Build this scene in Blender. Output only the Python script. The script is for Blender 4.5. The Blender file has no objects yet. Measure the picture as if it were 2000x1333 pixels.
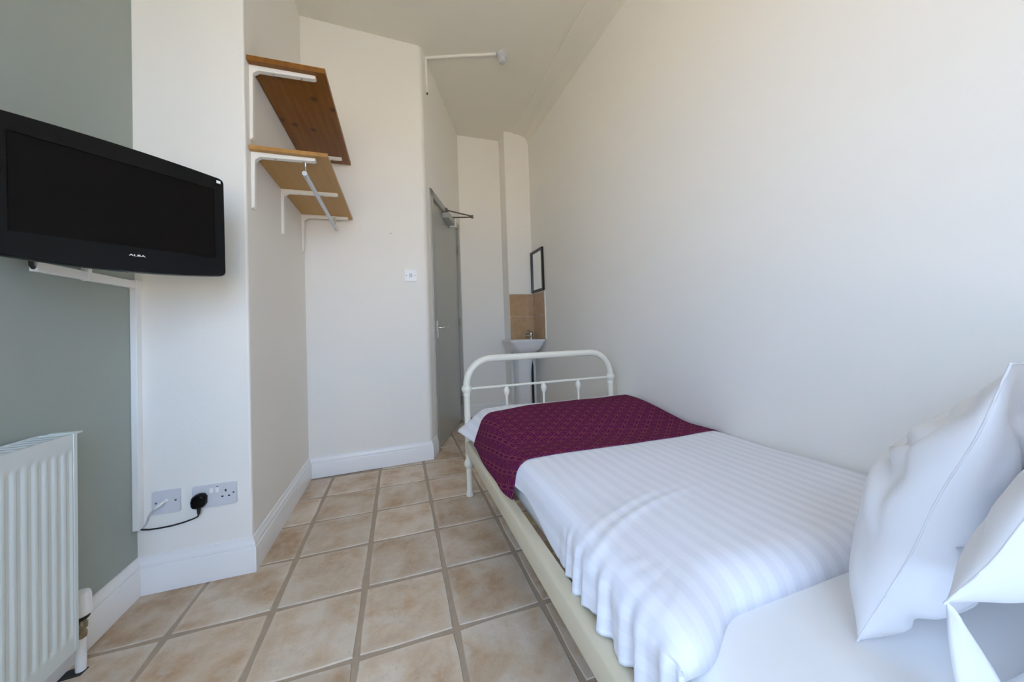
import bpy, bmesh, math, random
from mathutils import Vector, Matrix, noise
random.seed(7)
SC = bpy.context.scene
COL = SC.collection
V = Vector

# ------------------------------------------------------------------ camera
CAM = V((0.4368, -1.1297, 0.9456))
def cam_axes(yaw, pitch, roll):
    cy, sy = math.cos(yaw), math.sin(yaw)
    f = V((sy, cy, 0)); r = V((cy, -sy, 0)); u = V((0, 0, 1))
    cp, sp = math.cos(pitch), math.sin(pitch)
    f2 = f*cp + u*sp; u2 = u*cp - f*sp
    cr, sr = math.cos(roll), math.sin(roll)
    return r*cr + u2*sr, u2*cr - r*sr, f2
cr_, cu_, cf_ = cam_axes(0.3193, 0.0199, -0.0335)
cd = bpy.data.cameras.new('camera')
cam = bpy.data.objects.new('camera', cd); COL.objects.link(cam)
cd.sensor_width = 36; cd.lens = 674.04/2000*36; cd.shift_y = -34.77/2000
cd.clip_start = 0.01; cd.clip_end = 200
m = Matrix((cr_, cu_, -cf_)).transposed().to_4x4(); m.translation = CAM
cam.matrix_world = m
SC.camera = cam

# ------------------------------------------------------------------ light, exposure
SC.view_settings.view_transform = 'Standard'
SC.view_settings.look = 'None'
SC.view_settings.gamma = 1
SC.view_settings.use_curve_mapping = False
SC.view_settings.exposure = 1.16
w = bpy.data.worlds.new('sky'); SC.world = w; w.use_nodes = True
nt = w.node_tree; nt.nodes.clear()
wo = nt.nodes.new('ShaderNodeOutputWorld'); bg = nt.nodes.new('ShaderNodeBackground')
bg.inputs['Color'].default_value = (0.48, 0.67, 1.0, 1); bg.inputs['Strength'].default_value = 3.7
nt.links.new(bg.outputs[0], wo.inputs[0])
sl = bpy.data.lights.new('sun', 'SUN'); sl.energy = 14.5; sl.angle = math.radians(1); sl.color = (1, .80, .53)
so = bpy.data.objects.new('sun', sl); COL.objects.link(so)
so.rotation_euler = (math.radians(-48), 0, math.radians(12))      # shines from beyond the far end of the room onto the ground outside the window
WX0, WX1, WZ0, WZ1, WY = -0.30, 0.95, 0.60, 2.42, -1.88            # the window opening behind the camera
pl = bpy.data.lights.new('window_portal', 'AREA'); pl.shape = 'RECTANGLE'; pl.size = WX1-WX0; pl.size_y = WZ1-WZ0
po = bpy.data.objects.new('window_portal', pl); COL.objects.link(po)
po.location = ((WX0+WX1)/2, WY-0.2, (WZ0+WZ1)/2); po.rotation_euler = (math.radians(90), 0, 0)
pl.cycles.is_portal = True
LY0, LY1, LZ0, LZ1 = -1.76, -1.02, 0.60, 2.35                       # an unseen side opening in the left wall, added to light the right wall
pl2 = bpy.data.lights.new('added_window_portal', 'AREA'); pl2.shape = 'RECTANGLE'; pl2.size = LZ1-LZ0; pl2.size_y = LY1-LY0
po2 = bpy.data.objects.new('added_window_portal', pl2); COL.objects.link(po2)
po2.location = (-.515-0.15, (LY0+LY1)/2, (LZ0+LZ1)/2); po2.rotation_euler = (0, math.radians(-90), 0)
pl2.cycles.is_portal = True
SC.cycles.use_denoising = True
SC.cycles.max_bounces = 14; SC.cycles.diffuse_bounces = 10
SC.cycles.sample_clamp_indirect = 8

# ------------------------------------------------------------------ materials
MATS = {}
class NT:
    def __init__(s, name):
        s.m = bpy.data.materials.new(name); s.m.use_nodes = True
        s.t = s.m.node_tree; s.b = s.t.nodes['Principled BSDF']
    def n(s, typ, **kw):
        n = s.t.nodes.new('ShaderNode'+typ)
        for k, v in kw.items():
            if k.startswith('i_'):
                n.inputs[k[2:].replace('_', ' ')].default_value = v
            else: setattr(n, k, v)
        return n
    def l(s, a, b): s.t.links.new(a, b)
    def math(s, op, a, b=None, c=None):
        n = s.n('Math', operation=op)
        for k, v in enumerate((a, b, c)):
            if v is None: continue
            if isinstance(v, (int, float)): n.inputs[k].default_value = v
            else: s.l(v, n.inputs[k])
        return n.outputs[0]
    def mix(s, fac, a, b):
        n = s.n('Mix', data_type='RGBA')
        for k, v in ((0, fac), (6, a), (7, b)):
            if isinstance(v, (int, float)): n.inputs[k].default_value = v
            elif isinstance(v, tuple): n.inputs[k].default_value = (*v, 1)
            else: s.l(v, n.inputs[k])
        return n.outputs[2]
    def ramp(s, fac, stops):
        n = s.n('ValToRGB'); e = n.color_ramp.elements
        while len(e) < len(stops): e.new(0.5)
        for k, (p, c) in enumerate(stops):
            e[k].position = p; e[k].color = (*c, 1) if isinstance(c, tuple) else (c, c, c, 1)
        s.l(fac, n.inputs[0]); return n.outputs[0]
    def noise(s, vec, scale, detail=3, rough=.55):
        n = s.n('TexNoise'); n.inputs['Scale'].default_value = scale; n.inputs['Detail'].default_value = detail
        n.inputs['Roughness'].default_value = rough
        if vec is not None: s.l(vec, n.inputs['Vector'])
        return n.outputs[0]
    def obj(s): return s.n('TexCoord').outputs['Object']
    def bump(s, h, strength, dist=.01):
        n = s.n('Bump'); n.inputs['Strength'].default_value = strength; n.inputs['Distance'].default_value = dist
        s.l(h, n.inputs['Height']); s.l(n.outputs[0], s.b.inputs['Normal'])
    def set(s, col=None, rough=.5, metal=0, spec=.5):
        if col is not None:
            if isinstance(col, tuple): s.b.inputs['Base Color'].default_value = (*col, 1)
            else: s.l(col, s.b.inputs['Base Color'])
        s.b.inputs['Roughness'].default_value = rough; s.b.inputs['Metallic'].default_value = metal
        s.b.inputs['Specular IOR Level'].default_value = spec

def plain(name, col, rough=.5, metal=0, spec=.5, var=0.03, vs=8, bump=0, bs=120):
    t = NT(name); o = t.obj(); nz = t.noise(o, vs)
    a = tuple(max(0, c*(1-var)) for c in col); b = tuple(min(1, c*(1+var)) for c in col)
    t.set(t.mix(nz, a, b), rough, metal, spec)
    if bump: t.bump(t.noise(o, bs, 4), bump, .004)
    MATS[name] = t.m; return t.m
plain('wall_white', (.86, .835, .785), .62, spec=.3, var=.012, vs=2, bump=.12, bs=60)
plain('ceiling_white', (.77, .74, .655), .75, spec=.2, var=.02, vs=3, bump=.15, bs=40)
plain('wall_grey', (.345, .385, .345), .5, spec=.35, var=.03, vs=3, bump=.12, bs=60)
plain('gloss_white', (.85, .85, .85), .28, var=.01)
plain('radiator_white', (.68, .73, .71), .25, var=.01)
plain('ivory_metal', (.80, .77, .66), .3, var=.02)
plain('rail_metal_shaded', (.58, .52, .38), .34, var=.03)  # bed metal darkened: shade of the rail's outer face put into the colour
plain('bracket_white', (.85, .82, .76), .35, var=.03)
plain('door_grey', (.36, .365, .33), .24, var=.03, vs=4)
plain('frame_grey', (.39, .39, .36), .35, var=.03, vs=4)
plain('plastic_white', (.88, .88, .86), .3, var=.01)
plain('plastic_grey', (.60, .60, .62), .35, var=.02)
plain('socket_white', (.66, .66, .70), .3, var=.01)
plain('switch_dark', (.12, .12, .13), .4)
plain('black_gloss', (.005, .005, .0052), .10, spec=.14)
plain('screen_black', (.008, .0065, .0055), .5, spec=.04)
plain('black_matt', (.012, .011, .010), .5)
plain('black_frame', (.016, .013, .011), .35)
plain('chrome', (.75, .74, .72), .12, metal=1)
plain('steel', (.62, .63, .64), .3, metal=.7)
plain('closer_metal', (.16, .14, .11), .4, metal=.6)
plain('hinge_metal', (.3, .29, .26), .4, metal=.6)
plain('brass_dull', (.34, .27, .17), .4, metal=.7)
plain('ceramic', (.76, .76, .77), .1, var=.01)
plain('tube_grey', (.62, .66, .70), .3, metal=.25, var=.06, vs=30)
plain('red_dot', (.4, .02, .02), .4)
plain('blue_mark', (.03, .07, .25), .4)
plain('light_print', (.8, .8, .8), .5)
plain('mattress_dark', (.5, .5, .5), .9)
plain('paving', (.62, .53, .40), .9, var=.1, vs=1)
plain('slat_wood', (.5, .38, .22), .7)
plain('grout', (.41, .325, .24), .9, var=.12, vs=30, bump=.4, bs=200)
plain('trim_white', (.78, .76, .70), .5, var=.01)

def mat_mirror():
    t = NT('mirror_glass'); t.set((.86, .88, .86), .02, 1); MATS['mirror_glass'] = t.m
mat_mirror()
def mat_tile():
    t = NT('floor_tile'); o = t.obj()
    oi = t.n('ObjectInfo')
    add = t.n('VectorMath', operation='MULTIPLY_ADD')
    comb = t.n('CombineXYZ'); t.l(oi.outputs['Random'], comb.inputs[0]); t.l(oi.outputs['Random'], comb.inputs[1]); t.l(oi.outputs['Random'], comb.inputs[2])
    t.l(comb.outputs[0], add.inputs[0]); add.inputs[1].default_value = (37, 53, 11); t.l(o, add.inputs[2])
    p = add.outputs[0]
    big = t.noise(p, 5.5, 5, .62); med = t.noise(p, 16, 6, .7); fine = t.noise(p, 90, 4, .7)
    c = t.ramp(big, [(.36, (.47, .31, .18)), (.50, (.59, .45, .31)), (.62, (.66, .555, .44))])
    rust = t.ramp(t.noise(p, 8, 5, .7), [(.54, 0.0), (.70, 1.0)])
    c = t.mix(t.math('MULTIPLY', rust, .6), c, (.40, .235, .125))
    pale = t.ramp(med, [(.50, 0.0), (.66, 1.0)])
    c = t.mix(t.math('MULTIPLY', pale, .5), c, (.66, .61, .51))
    spk = t.ramp(fine, [(.58, 0.0), (.66, 1.0)])
    c = t.mix(t.math('MULTIPLY', spk, .3), c, (.36, .25, .14))
    # worn pale rim of every tile
    sx = t.n('SeparateXYZ'); t.l(o, sx.inputs[0])
    ax = t.math('ABSOLUTE', sx.outputs[0]); ay = t.math('ABSOLUTE', sx.outputs[1])
    e = t.math('MAXIMUM', ax, ay)
    e = t.math('ADD', e, t.math('MULTIPLY', t.math('SUBTRACT', med, .5), .05))
    rim = t.ramp(e, [(.116, 0.0), (.138, 1.0)])
    c = t.mix(t.math('MULTIPLY', rim, .42), c, (.70, .64, .54))
    hsv = t.n('HueSaturation'); t.l(c, hsv.inputs['Color'])
    t.l(t.math('ADD', .90, t.math('MULTIPLY', oi.outputs['Random'], .16)), hsv.inputs['Value'])
    hsv.inputs['Saturation'].default_value = .92
    t.set(hsv.outputs[0], .5, spec=.35)
    t.bump(t.math('ADD', med, t.math('MULTIPLY', fine, .4)), .25, .004)
    MATS['floor_tile'] = t.m
mat_tile()
def mat_splash():
    t = NT('splash_tile'); o = t.obj()
    c = t.ramp(t.noise(o, 14, 5, .65), [(.3, (.42, .255, .125)), (.7, (.52, .35, .195))])
    t.set(c, .22); MATS['splash_tile'] = t.m
mat_splash()
def mat_wood(name, dark, mid, lite, rot):
    t = NT(name); o = t.obj()
    mp = t.n('Mapping'); t.l(o, mp.inputs[0]); mp.inputs['Scale'].default_value = (9, 1.1, 9); 
    nz = t.noise(mp.outputs[0], 2.2, 5, .6)
    wv = t.n('TexWave', wave_type='BANDS', bands_direction='X'); t.l(mp.outputs[0], wv.inputs[0])
    wv.inputs['Scale'].default_value = .9; wv.inputs['Distortion'].default_value = 5; wv.inputs['Detail'].default_value = 3
    f = t.math('ADD', t.math('MULTIPLY', nz, .9), t.math('MULTIPLY', wv.outputs['Fac'], .1))
    c = t.ramp(f, [(.25, dark), (.5, mid), (.8, lite)])
    if rot:   # knots
        vo = t.n('TexVoronoi', feature='F1', voronoi_dimensions='2D'); mp2 = t.n('Mapping'); t.l(o, mp2.inputs[0]); mp2.inputs['Scale'].default_value = (1, .75, 1)
        t.l(mp2.outputs[0], vo.inputs['Vector']); vo.inputs['Scale'].default_value = 6.5
        k = t.ramp(vo.outputs['Distance'], [(.04, 1.0), (.13, 0.0)])
        c = t.mix(t.math('MULTIPLY', k, .8), c, (.06, .022, .006))
    t.set(c, .4, spec=.35); t.bump(nz, .08, .003); MATS[name] = t.m
mat_wood('pine_dark', (.17, .058, .006), (.235, .088, .010), (.30, .125, .02), True)
mat_wood('board_tan', (.43, .235, .06), (.46, .26, .07), (.49, .285, .085), False)
mat_wood('board_edge', (.36, .17, .04), (.44, .22, .06), (.5, .27, .085), False)
def mat_stripe():
    t = NT('satin_stripe'); o = t.obj(); sx = t.n('SeparateXYZ'); t.l(t.n('UVMap').outputs[0], sx.inputs[0])
    f = t.math('FRACT', t.math('MULTIPLY', sx.outputs[0], 1/.044))
    st = t.ramp(f, [(.46, 0.0), (.50, 1.0), (.96, 1.0), (1.0, 0.0)])
    c = t.mix(st, (.78, .79, .85), (.735, .74, .805))
    t.set(c, .6, spec=.35)
    rr = t.math('ADD', .42, t.math('MULTIPLY', st, .3)); t.l(rr, t.b.inputs['Roughness'])
    t.b.inputs['Sheen Weight'].default_value = .15
    t.bump(t.noise(o, 400, 2), .05, .002); MATS['satin_stripe'] = t.m
mat_stripe()
def mat_cloth(name, col, sheen=.15):
    t = NT(name); o = t.obj()
    t.set(t.mix(t.noise(o, 5, 3), tuple(c*.97 for c in col), col), .6, spec=.3)
    t.b.inputs['Sheen Weight'].default_value = sheen
    t.bump(t.noise(o, 500, 2), .05, .002); MATS[name] = t.m
mat_cloth('sheet_white', (.80, .80, .80))
mat_cloth('pillow_white', (.82, .82, .84))
def mat_runner():
    t = NT('plum_jacquard'); uv = t.n('UVMap').outputs[0]
    # overlapping circles on a triangular lattice (period 1), folded into a 1 x sqrt3 cell
    A = .058
    mp = t.n('Mapping'); t.l(uv, mp.inputs[0]); mp.inputs['Scale'].default_value = (1/A, 1/A, 1); mp.inputs['Rotation'].default_value = (0, 0, .3)
    md = t.n('VectorMath', operation='WRAP'); t.l(mp.outputs[0], md.inputs[0]); md.inputs[1].default_value = (1, math.sqrt(3), 1); md.inputs[2].default_value = (0, 0, -1)
    p = md.outputs[0]
    best = None; s3 = math.sqrt(3)
    for i in range(-2, 4):
        for j in range(-2, 4):
            cx, cy = i + (.5 if j % 2 else 0), j*s3/2
            # keep centres whose unit circle can cross the cell
            dx = max(0-cx, 0, cx-1); dy = max(0-cy, 0, cy-s3)
            if math.hypot(dx, dy) > 1.06: continue
            ds = t.n('VectorMath', operation='DISTANCE'); t.l(p, ds.inputs[0]); ds.inputs[1].default_value = (cx, cy, 0)
            a = t.math('ABSOLUTE', t.math('SUBTRACT', ds.outputs['Value'], 1.0))
            best = a if best is None else t.math('MINIMUM', best, a)
    ln = t.ramp(best, [(.018, 1.0), (.045, 0.0)])
    o = t.obj(); wv = t.noise(uv, 60, 3)
    base = t.mix(wv, (.085, .0055, .052), (.110, .008, .072))
    c = t.mix(t.math('MULTIPLY', ln, .7), base, (.25, .07, .06))
    t.set(c, .8, spec=.06)
    t.bump(ln, .15, .002); MATS['plum_jacquard'] = t.m
mat_runner()

# ------------------------------------------------------------------ mesh helpers
def BM(): return bmesh.new()
def box(bm, x0, x1, y0, y1, z0, z1, mtx=None):
    vs = [bm.verts.new(V(p)) for p in ((x0,y0,z0),(x1,y0,z0),(x1,y1,z0),(x0,y1,z0),(x0,y0,z1),(x1,y0,z1),(x1,y1,z1),(x0,y1,z1))]
    if mtx is not None:
        for v in vs: v.co = mtx @ v.co
    for f in ((3,2,1,0),(4,5,6,7),(0,1,5,4),(1,2,6,5),(2,3,7,6),(3,0,4,7)): bm.faces.new([vs[k] for k in f])
    return vs
def prism(bm, pts, z0, z1, mtx=None):
    a = [bm.verts.new(V((x, y, z0))) for x, y in pts]; b = [bm.verts.new(V((x, y, z1))) for x, y in pts]
    if mtx is not None:
        for v in a+b: v.co = mtx @ v.co
    n = len(pts)
    for k in range(n): bm.faces.new((a[k], a[(k+1) % n], b[(k+1) % n], b[k]))
    bm.faces.new(a[::-1]); bm.faces.new(b)
def loft(bm, rings, cap0=True, cap1=True, closed=True):
    R = [[bm.verts.new(V(p)) for p in r] for r in rings]
    for a, b in zip(R, R[1:]):
        n = len(a)
        for k in range(n if closed else n-1): bm.faces.new((a[k], a[(k+1) % n], b[(k+1) % n], b[k]))
    if cap0: bm.faces.new(R[0][::-1])
    if cap1: bm.faces.new(R[-1])
    return R
def tube(bm, path, rad, seg=12):
    path = [V(p) for p in path]; n = len(path); rings = []
    t0 = (path[1]-path[0]).normalized()
    ref = V((0,0,1)) if abs(t0.z) < .9 else V((1,0,0))
    u = t0.cross(ref).normalized()
    for i, p in enumerate(path):
        t = (path[min(i+1, n-1)]-path[max(i-1, 0)]).normalized()
        u = (u - t*u.dot(t)).normalized(); v = t.cross(u)
        r = rad[i] if isinstance(rad, (list, tuple)) else rad
        rings.append([p + (u*math.cos(a)+v*math.sin(a))*r for a in (2*math.pi*k/seg for k in range(seg))])
    loft(bm, rings)
def lathe(bm, prof, origin=(0,0,0), seg=16, axis=None):
    """prof: (radius, height) pairs along +z (or along axis)"""
    q = V((0,0,1)).rotation_difference(V(axis)).to_matrix() if axis is not None else Matrix.Identity(3)
    o = V(origin)
    loft(bm, [[o + q @ V((max(r, 1e-4)*math.cos(2*math.pi*k/seg), max(r, 1e-4)*math.sin(2*math.pi*k/seg), h)) for k in range(seg)] for r, h in prof])
def arc(cx, cy, r, a0, a1, n):
    return [(cx+r*math.cos(math.radians(a0+(a1-a0)*k/n)), cy+r*math.sin(math.radians(a0+(a1-a0)*k/n))) for k in range(n+1)]
def rrect(w, h, r, n=4):
    p = []
    for cx, cy, a in ((w/2-r, h/2-r, 0), (-w/2+r, h/2-r, 90), (-w/2+r, -h/2+r, 180), (w/2-r, -h/2+r, 270)): p += arc(cx, cy, r, a, a+90, n)
    return p
def obj(name, bm, mat, parent=None, bevel=0, smooth=None, seg=2, subsurf=0):
    bmesh.ops.recalc_face_normals(bm, faces=bm.faces)
    me = bpy.data.meshes.new(name); bm.to_mesh(me); bm.free()
    return link(name, me, mat, parent, bevel, smooth, seg, subsurf)
def link(name, me, mat, parent=None, bevel=0, smooth=None, seg=2, subsurf=0):
    o = bpy.data.objects.new(name, me); COL.objects.link(o)
    if mat and not me.materials: me.materials.append(MATS[mat])
    if parent is not None:
        o.parent = parent; o.matrix_parent_inverse = parent.matrix_basis.inverted()
    if bevel:
        b = o.modifiers.new('bevel', 'BEVEL'); b.width = bevel; b.segments = seg; b.limit_method = 'ANGLE'; b.angle_limit = math.radians(40)
    if subsurf:
        s = o.modifiers.new('sub', 'SUBSURF'); s.levels = s.render_levels = subsurf
    if smooth is not None or bevel or subsurf: me.shade_smooth(); 
    if smooth is not None and smooth < 180: me.set_sharp_from_angle(angle=math.radians(smooth))
    elif bevel: me.set_sharp_from_angle(angle=math.radians(40))
    return o
def thing(name, label, cat, loc=(0,0,0), group=None):
    o = bpy.data.objects.new(name, None); COL.objects.link(o); o.location = loc
    o.empty_display_size = .05
    return tag(o, label, cat, group)
def tag(o, label, cat, group=None):
    o['label'] = label; o['category'] = cat
    if group: o['group'] = group
    return o
def struct(o): o['kind'] = 'structure'; return o
def empty_struct(name, loc):
    o = bpy.data.objects.new(name, None); COL.objects.link(o); o.location = loc; return struct(o)
def sstep(a, b, x):
    t = min(1, max(0, (x-a)/(b-a))); return t*t*(3-2*t)
def nz(x, y, z=0, s=1): return noise.noise(V((x*s, y*s, z*s)))

# ------------------------------------------------------------------ room shell
H = 3.15; XG = -.515; Y1 = .57; X2 = -.15; XR = 1.885; YF = 2.672
W3A = V((X2, 1.51)); W3B = V((.655, 1.545))
DD = V((.381, .924)).normalized(); DN = V((DD.y, -DD.x))          # door wall direction and its normal into the room
def dw(s, n=0, z=0):
    p = W3B + DD*s + DN*n; return V((p.x, p.y, z))
SD1 = (YF-W3B.y)/DD.y
def wall(name, pts, mat='wall_white', z0=0, z1=H+.02, bevel=0):
    bm = BM(); prism(bm, pts, z0, z1); return struct(obj(name, bm, mat, bevel=bevel))
bm = BM()
for a in ((WY-.3, LY0, 0, H+.02), (LY1, Y1+.15, 0, H+.02), (LY0-.001, LY1+.001, 0, LZ0), (LY0-.001, LY1+.001, LZ1, H+.02)): box(bm, XG-.2, XG, a[0], a[1], a[2], a[3])
struct(obj('wall_left', bm, 'wall_grey'))
wall('wall_return', [(XG-.1, Y1), (X2-.008, Y1), (X2-.0025, Y1+.0025), (X2, Y1+.008), (X2, Y1+.1), (XG-.1, Y1+.1)])
wall('wall_recess', [(X2, Y1+.1), (X2, 1.62), (X2-.25, 1.62), (X2-.25, Y1+.1)])
c3 = [(X2-.2, W3A.y-.2*(W3B.y-W3A.y)/(W3B.x-W3A.x)), (W3B.x-.028, W3B.y-.0012)]
e3 = W3B + DD*.03
c3 += [(W3B.x-.013, W3B.y+.0015), (W3B.x-.002, W3B.y+.0085), (W3B.x+.006, W3B.y+.018), (e3.x, e3.y), (e3.x-.1, e3.y+.09), (X2-.2, 1.70)]
o = wall('wall_alcove', c3); 
# door wall with the doorway cut out
DS0, DS1, DT = .130, 1.135, 2.105
bm = BM()
def dprism(bm, s0, s1, z0, z1, n0=-.16, n1=0):
    prism(bm, [dw(s0, n0)[:2], dw(s1, n0)[:2], dw(s1, n1)[:2], dw(s0, n1)[:2]], z0, z1)
dprism(bm, .025, DS0, 0, H+.02); dprism(bm, DS1, SD1+.2, 0, H+.02); dprism(bm, DS0-.001, DS1+.001, DT, H+.02)
struct(obj('wall_doorway', bm, 'wall_white'))
bm = BM(); dprism(bm, .0, 1.3, 0, H, -.30, -.20); struct(obj('wall_passage', bm, 'wall_white'))
PX0, PY = 1.60, 2.465
wall('wall_far', [(.95, YF), (XR+.2, YF), (XR+.2, YF+.15), (.95, YF+.15)])
wall('wall_pier', [(PX0, PY), (XR+.05, PY), (XR+.05, YF+.05), (PX0, YF+.05)], bevel=.006)
wall('wall_right', [(XR, WY-.3), (XR+.2, WY-.3), (XR+.2, YF+.1), (XR, YF+.1)])
bm = BM()
for a in ((XG-.1, WX0, 0, H), (WX1, XR+.1, 0, H), (WX0-.001, WX1+.001, 0, WZ0), (WX0-.001, WX1+.001, WZ1, H)):
    box(bm, a[0], a[1], WY-.3, WY, a[2], a[3])
struct(obj('wall_window', bm, 'wall_white'))
bm = BM(); box(bm, XG-.4, XR+.4, WY-.4, YF+.5, H, H+.2); struct(obj('ceiling', bm, 'ceiling_white'))
bm = BM(); box(bm, -40, 40, -70, 30, -.5, -.4); struct(obj('ground', bm, 'paving'))

# cove moulding between the ceiling and the right wall
prof = [(XR, H+.01), (1.700, H+.01), (1.700, H-.004), (1.712, H-.010), (1.775, H-.013), (1.782, H-.018)]
prof += [(1.782+.098*math.sin(math.radians(a)), H-.018-.075*(1-math.cos(math.radians(a)))) for a in range(10, 91, 10)]
prof += [(XR, H-.100)]
bm = BM(); loft(bm, [[(x, WY, z) for x, z in prof], [(x, YF, z) for x, z in prof]])
struct(obj('trim_1', bm, 'ceiling_white', smooth=35))

# window behind the camera: frame, sash bars, sill
wn = empty_struct('window_1', ((WX0+WX1)/2, WY, WZ0))
bm = BM()
for a in ((WX0, WX0+.05, WZ0, WZ1), (WX1-.05, WX1, WZ0, WZ1), (WX0, WX1, WZ0, WZ0+.05), (WX0, WX1, WZ1-.05, WZ1)): box(bm, a[0], a[1], WY-.12, WY-.06, a[2], a[3])
obj('window_frame', bm, 'gloss_white', wn)
bm = BM(); box(bm, WX0, WX1, WY-.11, WY-.07, 1.66, 1.70); obj('meeting_rail', bm, 'gloss_white', wn)
bm = BM(); box(bm, WX0-.04, WX1+.04, WY-.06, WY+.04, WZ0-.03, WZ0); obj('window_sill', bm, 'gloss_white', wn, bevel=.005)

wn = empty_struct('window_added', (XG, (LY0+LY1)/2, LZ0))  # added side window, out of view, put in to brighten the right wall
bm = BM()
for a in ((LY0, LY0+.05, LZ0, LZ1), (LY1-.05, LY1, LZ0, LZ1), (LY0, LY1, LZ0, LZ0+.05), (LY0, LY1, LZ1-.05, LZ1)): box(bm, XG-.12, XG-.06, a[0], a[1], a[2], a[3])
obj('window_frame', bm, 'gloss_white', wn)
bm = BM(); box(bm, XG-.06, XG+.04, LY0-.04, LY1+.04, LZ0-.03, LZ0); obj('window_sill', bm, 'gloss_white', wn, bevel=.005)

# baseboards (profiled, mitred runs)
BP = [(0, 0), (.017, 0), (.017, .094), (.0155, .098), (.0125, .100), (.0135, .104), (.0135, .110), (.011, .116), (.0075, .121), (.006, .128), (.005, .135), (0, .137)]
def baseboard(name, pts, before=None, after=None):
    """pts: line along the wall face with the room on its right-hand side; before / after: the neighbouring corners, for the mitres"""
    pts = [V(p) for p in pts]; rings = []
    for i, p in enumerate(pts):
        ns = []
        q0 = pts[i-1] if i > 0 else before; q1 = pts[i+1] if i < len(pts)-1 else after
        if q0 is not None: d = (p-V(q0)).normalized(); ns.append(V((d.y, -d.x)))
        if q1 is not None: d = (V(q1)-p).normalized(); ns.append(V((d.y, -d.x)))
        n = ns[0] if len(ns) == 1 else (ns[0]+ns[1]).normalized()
        k = 1 if len(ns) == 1 else 1/max(.3, n.dot(ns[0]))
        rings.append([(p.x+n.x*k*a, p.y+n.y*k*a, z) for a, z in BP])
    bm = BM(); loft(bm, rings); return struct(obj(name, bm, 'gloss_white', smooth=35))
dj = dw(DS0-.004)
cA, cB, cC, cD = (XG, Y1), (X2, Y1), (X2, 1.51), (W3B.x, W3B.y)
baseboard('baseboard_left', [(XG, WY), cA], None, cB)
baseboard('baseboard_return', [cA, cB], (XG, WY), cC)
baseboard('baseboard_recess', [cB, cC], cA, cD)
baseboard('baseboard_alcove', [cC, cD], cB, (dj.x, dj.y))
baseboard('baseboard_doorway', [cD, (dj.x, dj.y)], cC)
baseboard('baseboard_far', [(1.125, YF), (PX0, YF)], None, (PX0, PY))
baseboard('baseboard_pier', [(PX0, YF), (PX0, PY), (XR, PY)], (1.1, YF), (XR, 0))
baseboard('baseboard_right', [(XR, PY), (XR, WY)], (PX0, PY))

# ------------------------------------------------------------------ floor: grout bed and one object per tile
T = .295; J = .0135
bm = BM(); box(bm, XG-.3, XR+.3, WY-.3, YF+.4, -.12, -.0035)
floor = struct(obj('floor', bm, 'grout'))
def tile_mesh(k):
    rnd = random.Random(40+k); bm = BM(); h = (T-J)/2
    top = []
    for (ax, ay), (bx, by) in (((-h,-h),(h,-h)), ((h,-h),(h,h)), ((h,h),(-h,h)), ((-h,h),(-h,-h))):
        for q in (0, .35, .68):
            x, y = ax+(bx-ax)*q, ay+(by-ay)*q; s = 1+rnd.uniform(-.013, .006) - (.02 if q == 0 else 0)
            top.append((x*s, y*s))
    rings = [[(x, y, -.012) for x, y in top], [(x, y, -.0028) for x, y in top], [(x*.985, y*.985, 0) for x, y in top]]
    loft(bm, rings, cap0=False); bmesh.ops.recalc_face_normals(bm, faces=bm.faces)
    me = bpy.data.meshes.new('tile'); bm.to_mesh(me); bm.free(); me.materials.append(MATS['floor_tile']); me.shade_smooth(); me.set_sharp_from_angle(angle=math.radians(50)); return me
TM = [tile_mesh(k) for k in range(7)]
for j in range(-7, 10):
    for i in range(-2, 7):
        x, y = (i+.5)*T, (j+.5)*T
        if y < WY-.05 or y > YF+.1 or x < XG-.1 or x > XR+.1: continue
        if x < X2-T*.55 and y > Y1+T*.55: continue
        if y > 1.6 and (V((x, y))-W3B).dot(DN) < -.25: continue
        o = bpy.data.objects.new('tile', random.choice(TM)); COL.objects.link(o); o.parent = floor
        o.location = (x+random.uniform(-.0012, .0012), y+random.uniform(-.0012, .0012), random.uniform(-.0006, .0004)-.0004)
        o.rotation_euler = (0, 0, random.choice((0, 1, 2, 3))*math.pi/2+random.uniform(-.004, .004))

# ------------------------------------------------------------------ door in the angled wall
door = empty_struct('door_1', dw(.6))
bm = BM()
for a in ((DS0, .186, 0, DT), (1.075, DS1, 0, DT), (DS0, DS1, DT-.055, DT)): dprism(bm, *a, -.11, .012)
obj('door_frame', bm, 'frame_grey', door, bevel=.004)
bm = BM(); dprism(bm, .190, 1.071, .006, DT-.058, -.05, -.006)
leaf = obj('door_leaf', bm, 'door_grey', door, bevel=.002)
for z in (.22, 1.05, 1.82):
    bm = BM(); tube(bm, [dw(1.072, .002, z-.045), dw(1.072, .002, z+.045)], .008, 10); obj('hinge', bm, 'hinge_metal', door)
bm = BM(); dprism(bm, .225, .262, .895, 1.045, -.008, .002)
hp = obj('handle_plate', bm, 'chrome', door, bevel=.003)
bm = BM(); tube(bm, [dw(.243, 0, .985), dw(.243, .045, .985), dw(.262, .055, .985), dw(.36, .055, .985)], .008, 10); obj('lever_handle', bm, 'chrome', hp, smooth=60)
bm = BM(); dprism(bm, .187, .1895, .86, 1.06, -.045, -.004); obj('latch_plate', bm, 'hinge_metal', door)
cb = BM(); dprism(cb, .50, .755, 1.985, 2.035, -.006, .055)
cl = obj('door_closer', cb, 'frame_grey', door, bevel=.006)
cb = BM(); dprism(cb, .755, .80, 1.975, 2.045, -.004, .062); obj('end_cap', cb, 'bracket_white', cl, bevel=.008)
el = dw(.76, .225, 2.062)
cb = BM(); tube(cb, [dw(.74, .03, 2.03), dw(.74, .03, 2.062), el], .007, 8)
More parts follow.
